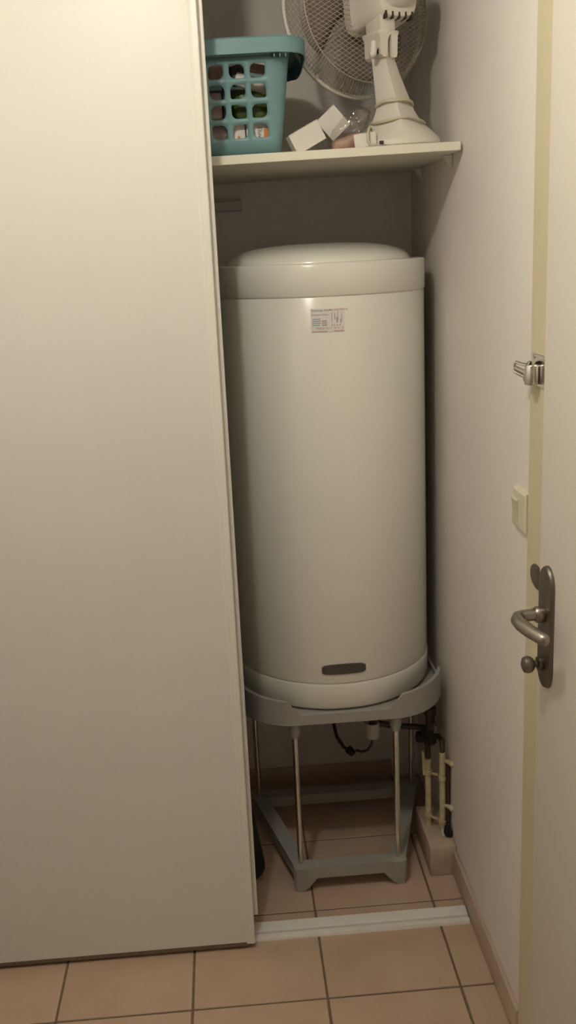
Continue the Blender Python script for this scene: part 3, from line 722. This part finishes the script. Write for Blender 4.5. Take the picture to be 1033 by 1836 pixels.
# head: local Y is the direction the fan blows, X to the right, Z up
HM = T(-0.058, 0.172, 2.333) @ Matrix.Rotation(R(24), 4, 'Z') @ Matrix.Rotation(R(-4), 4, 'X')
def hs(y, a, zt, zb, n, dx=0.0, N=48):
    out = []; zc = (zt + zb) / 2; h = (zt - zb) / 2
    for k in range(N):
        t = 2 * math.pi * k / N; c, s_ = math.cos(t), math.sin(t)
        r = 1 / ((abs(c) ** n + abs(s_) ** n) ** (1 / n)); out.append((dx + r * c * a, y, zc + r * s_ * h))
    return out
hd = MB().loft([hs(0.078, 0.058, 0.058, -0.066, 5), hs(0.076, 0.064, 0.064, -0.072, 5), hs(0.068, 0.064, 0.064, -0.072, 5), hs(0.062, 0.061, 0.062, -0.068, 5), hs(0.02, 0.060, 0.062, -0.067, 4.5), hs(-0.02, 0.058, 0.060, -0.066, 4), hs(-0.048, 0.055, 0.056, -0.065, 3.6),
                hs(-0.058, 0.052, 0.053, -0.060, 3.2), hs(-0.062, 0.047, 0.050, -0.044, 2.6), hs(-0.074, 0.045, 0.047, -0.040, 2.3), hs(-0.086, 0.038, 0.040, -0.031, 2.1), hs(-0.094, 0.026, 0.028, -0.020, 2), hs(-0.097, 0.010, 0.012, -0.006, 2)], mtx=HM).build('motor_housing', 'fan', fan, angle=32)
for k in range(5):
    x = -0.036 + k * 0.018
    MB().box(x - 0.0022, x + 0.0022, -0.0600, -0.036, -0.0655, -0.050, 0.0, mtx=HM).build('vent_slot', 'dark', hd)
for k in range(4):
    x = -0.024 + k * 0.016
    MB().box(x - 0.002, x + 0.002, -0.0895, -0.07, 0.0135, 0.026, 0.0, mtx=HM).build('vent_slot', 'dark', hd)
# guard: rim ring, side bars, rear diamond mesh, front mesh
RG = 0.195; GY = 0.132
ringp = [(RG * math.cos(2 * math.pi * k / 96), GY, RG * math.sin(2 * math.pi * k / 96)) for k in range(96)]
MB().tube(ringp, 0.0058, 10, mtx=HM, closed=True).build('guard_rim', 'fan', fan, angle=60)
MB().box(-0.1275, -0.117, GY - 0.008, GY + 0.010, -0.1535, -0.143, 0.002, 1, HM).build('rim_clip', 'fan', fan)
RI = 0.174; RY = GY - 0.062             # inner circle where the flat rear mesh begins
def rear_y(r): return RY - 0.020 * (1 - (r / RI) ** 2)
def side(r):                             # profile between inner circle and rim
    t = (r - RI) / (RG - RI); return RY + (GY - RY) * (1 - math.sqrt(max(0, 1 - t * t))) if t > 0 else rear_y(r)
def mesh_wires(yf, rmax, sp, ang, rad=0.00085, rmin=0.0):
    mb = MB()
    for sgn in (1, -1):
        a = R(ang) * sgn; d = Vector((math.cos(a), math.sin(a))); nn = Vector((-d.y, d.x))
        k = -int(rmax / sp)
        while k * sp < rmax:
            off = k * sp; L = math.sqrt(max(0, rmax ** 2 - off ** 2))
            if L > 0.012:
                n = max(3, int(L / 0.018)); run = []
                for i in range(n + 1):
                    p = nn * off + d * (-L + 2 * L * i / n); run.append((p.x, yf(p.length), p.y))
                mb.tube(run, rad, 3, cap=False)
            k += 1
    return mb
tag(MB().add(*(lambda m: (m.v, m.f))(mesh_wires(rear_y, RI, 0.0092, 29)), mtx=HM).build('rear_mesh', 'fan_wire', fan, recalc=False, angle=180), kind='stuff')
sb_ = MB()
for k in range(150):
    t = 2 * math.pi * k / 150; c, s_ = math.cos(t), math.sin(t); run = []
    for i in range(6):
        u = i / 5; r = RI + (RG - RI) * math.sin(u * math.pi / 2); y = RY + (GY - RY) * (1 - math.cos(u * math.pi / 2)) * 0.45 + (GY - RY) * u * 0.55
        tw = t + 0.10 * u; run.append((r * math.cos(tw), y, r * math.sin(tw)))
    sb_.tube(run, 0.0009, 3, cap=False)
tag(MB().add(sb_.v, sb_.f, HM).build('side_wires', 'fan_wire', fan, recalc=False, angle=180), kind='stuff')
MB().tube([(RI * math.cos(2 * math.pi * k / 72), RY, RI * math.sin(2 * math.pi * k / 72)) for k in range(72)], 0.0012, 6, mtx=HM, closed=True).build('inner_ring', 'fan_wire', fan, angle=60)
fm = mesh_wires(lambda r: GY + 0.045 * (1 - (r / RG) ** 2), RG, 0.012, 45)
tag(MB().add(fm.v, fm.f, HM).build('front_mesh', 'fan_wire', fan, recalc=False, angle=180), kind='stuff')
# blades
MB().lathe([(0.030, 0.100), (0.034, 0.104), (0.034, 0.135), (0.028, 0.142), (0.008, 0.144)], 28, HM @ rot_to((0, 1, 0)) @ T(0, 0, 0)).build('hub', 'fan_blade', fan)
for kb in range(3):
    vs, fs = [], []; nr, na = 7, 9
    for i in range(nr):
        u = i / (nr - 1); r = 0.030 + 0.130 * u
        for j in range(na):
            v_ = j / (na - 1) - 0.5; wd = R(88 + 26 * math.sin(u * 2.4)); a = 2 * math.pi * kb / 3 + 0.5 + v_ * wd + u * 0.35
            edge = 1 - 0.10 * (abs(v_) * 2) ** 3 * u
            vs.append((r * edge * math.cos(a), 0.118 + v_ * 0.034, r * edge * math.sin(a)))
    for i in range(nr - 1):
        for j in range(na - 1): fs.append((i * na + j, i * na + j + 1, (i + 1) * na + j + 1, (i + 1) * na + j))
    bo = MB().add(vs, fs, HM).build('blade', 'fan_blade', fan, angle=80)
    s_ = bo.modifiers.new('thickness', 'SOLIDIFY'); s_.thickness = 0.002

fan.rotation_euler.y = -math.atan(0.0204)
# ------------------------------------------------------------------ cartons and clear bag between basket and fan
def carton(name, c, sx, sy, sz, ry, rzz, label, grp='small white cartons on the shelf'):
    m_ = T(*c) @ Matrix.Rotation(R(rzz), 4, 'Z') @ Matrix.Rotation(R(ry), 4, 'Y')
    t = thing(name, label, 'carton', (c[0], c[1], shz(c[0])), grp)
    bx = MB().box(-sx, sx, -sy, sy, -sz, sz, 0.0008, 1, m_).build('box_body', 'carton', t)
    MB().box(-sx * 0.99, sx * 0.985, -sy - 0.0008, -sy * 0.2, sz - 0.0002, sz + 0.0009, 0.0, 1, m_).build('flap', 'carton', t)
    return t
carton('small_carton', (-0.264, 0.118, 2.0215), 0.0385, 0.022, 0.0235, -27, 6, 'small white carton lying tilted beside the teal basket')
carton('small_carton', (-0.192, 0.185, 2.0580), 0.0285, 0.020, 0.0300, -41, 0, 'small white carton inside the clear plastic bag')
blob('pink_packet', 'red', (-0.165, 0.115, 2.0065), (0.040, 0.020, 0.016), 11, 'pinkish brown packet in the bottom of the clear plastic bag', 'packet', 0.2, 2.0, rot=-18)
tag(MB().box(-0.026, 0.026, -0.012, 0.012, -0.016, 0.016, 0.002, 1, T(-0.128, 0.085, 2.0078) @ Matrix.Rotation(R(-8), 4, 'Z') @ Matrix.Rotation(R(-6), 4, 'Y')).build('paper_packet', 'carton'), 'flat white paper packet leaning against the foot of the fan', 'packet')
b = bmesh.new(); bmesh.ops.create_icosphere(b, subdivisions=5, radius=1)
for v in b.verts:
    co = v.co.copy()
    nn = noise.noise(co * 1.7 + Vector((4, 2, 1))) * 0.22 + (abs(noise.noise(co * 4.5 + Vector((1, 7, 3)))) - 0.2) * 0.22 + abs(noise.noise(co * 10)) * 0.06
    v.co = co * (1 + nn)
    v.co = Vector((v.co.x * 0.064, v.co.y * 0.050, v.co.z * 0.030))
zmin = None
mb = MB().bm(b, T(-0.152, 0.180, 2.050) @ Matrix.Rotation(R(-40), 4, 'Y'))
mb.v = [(x, y, max(z, shz(x) + 0.001)) for x, y, z in mb.v]
tag(mb.build('plastic_bag', 'film', angle=180), 'crumpled clear plastic bag between the cartons and the fan', 'bag')
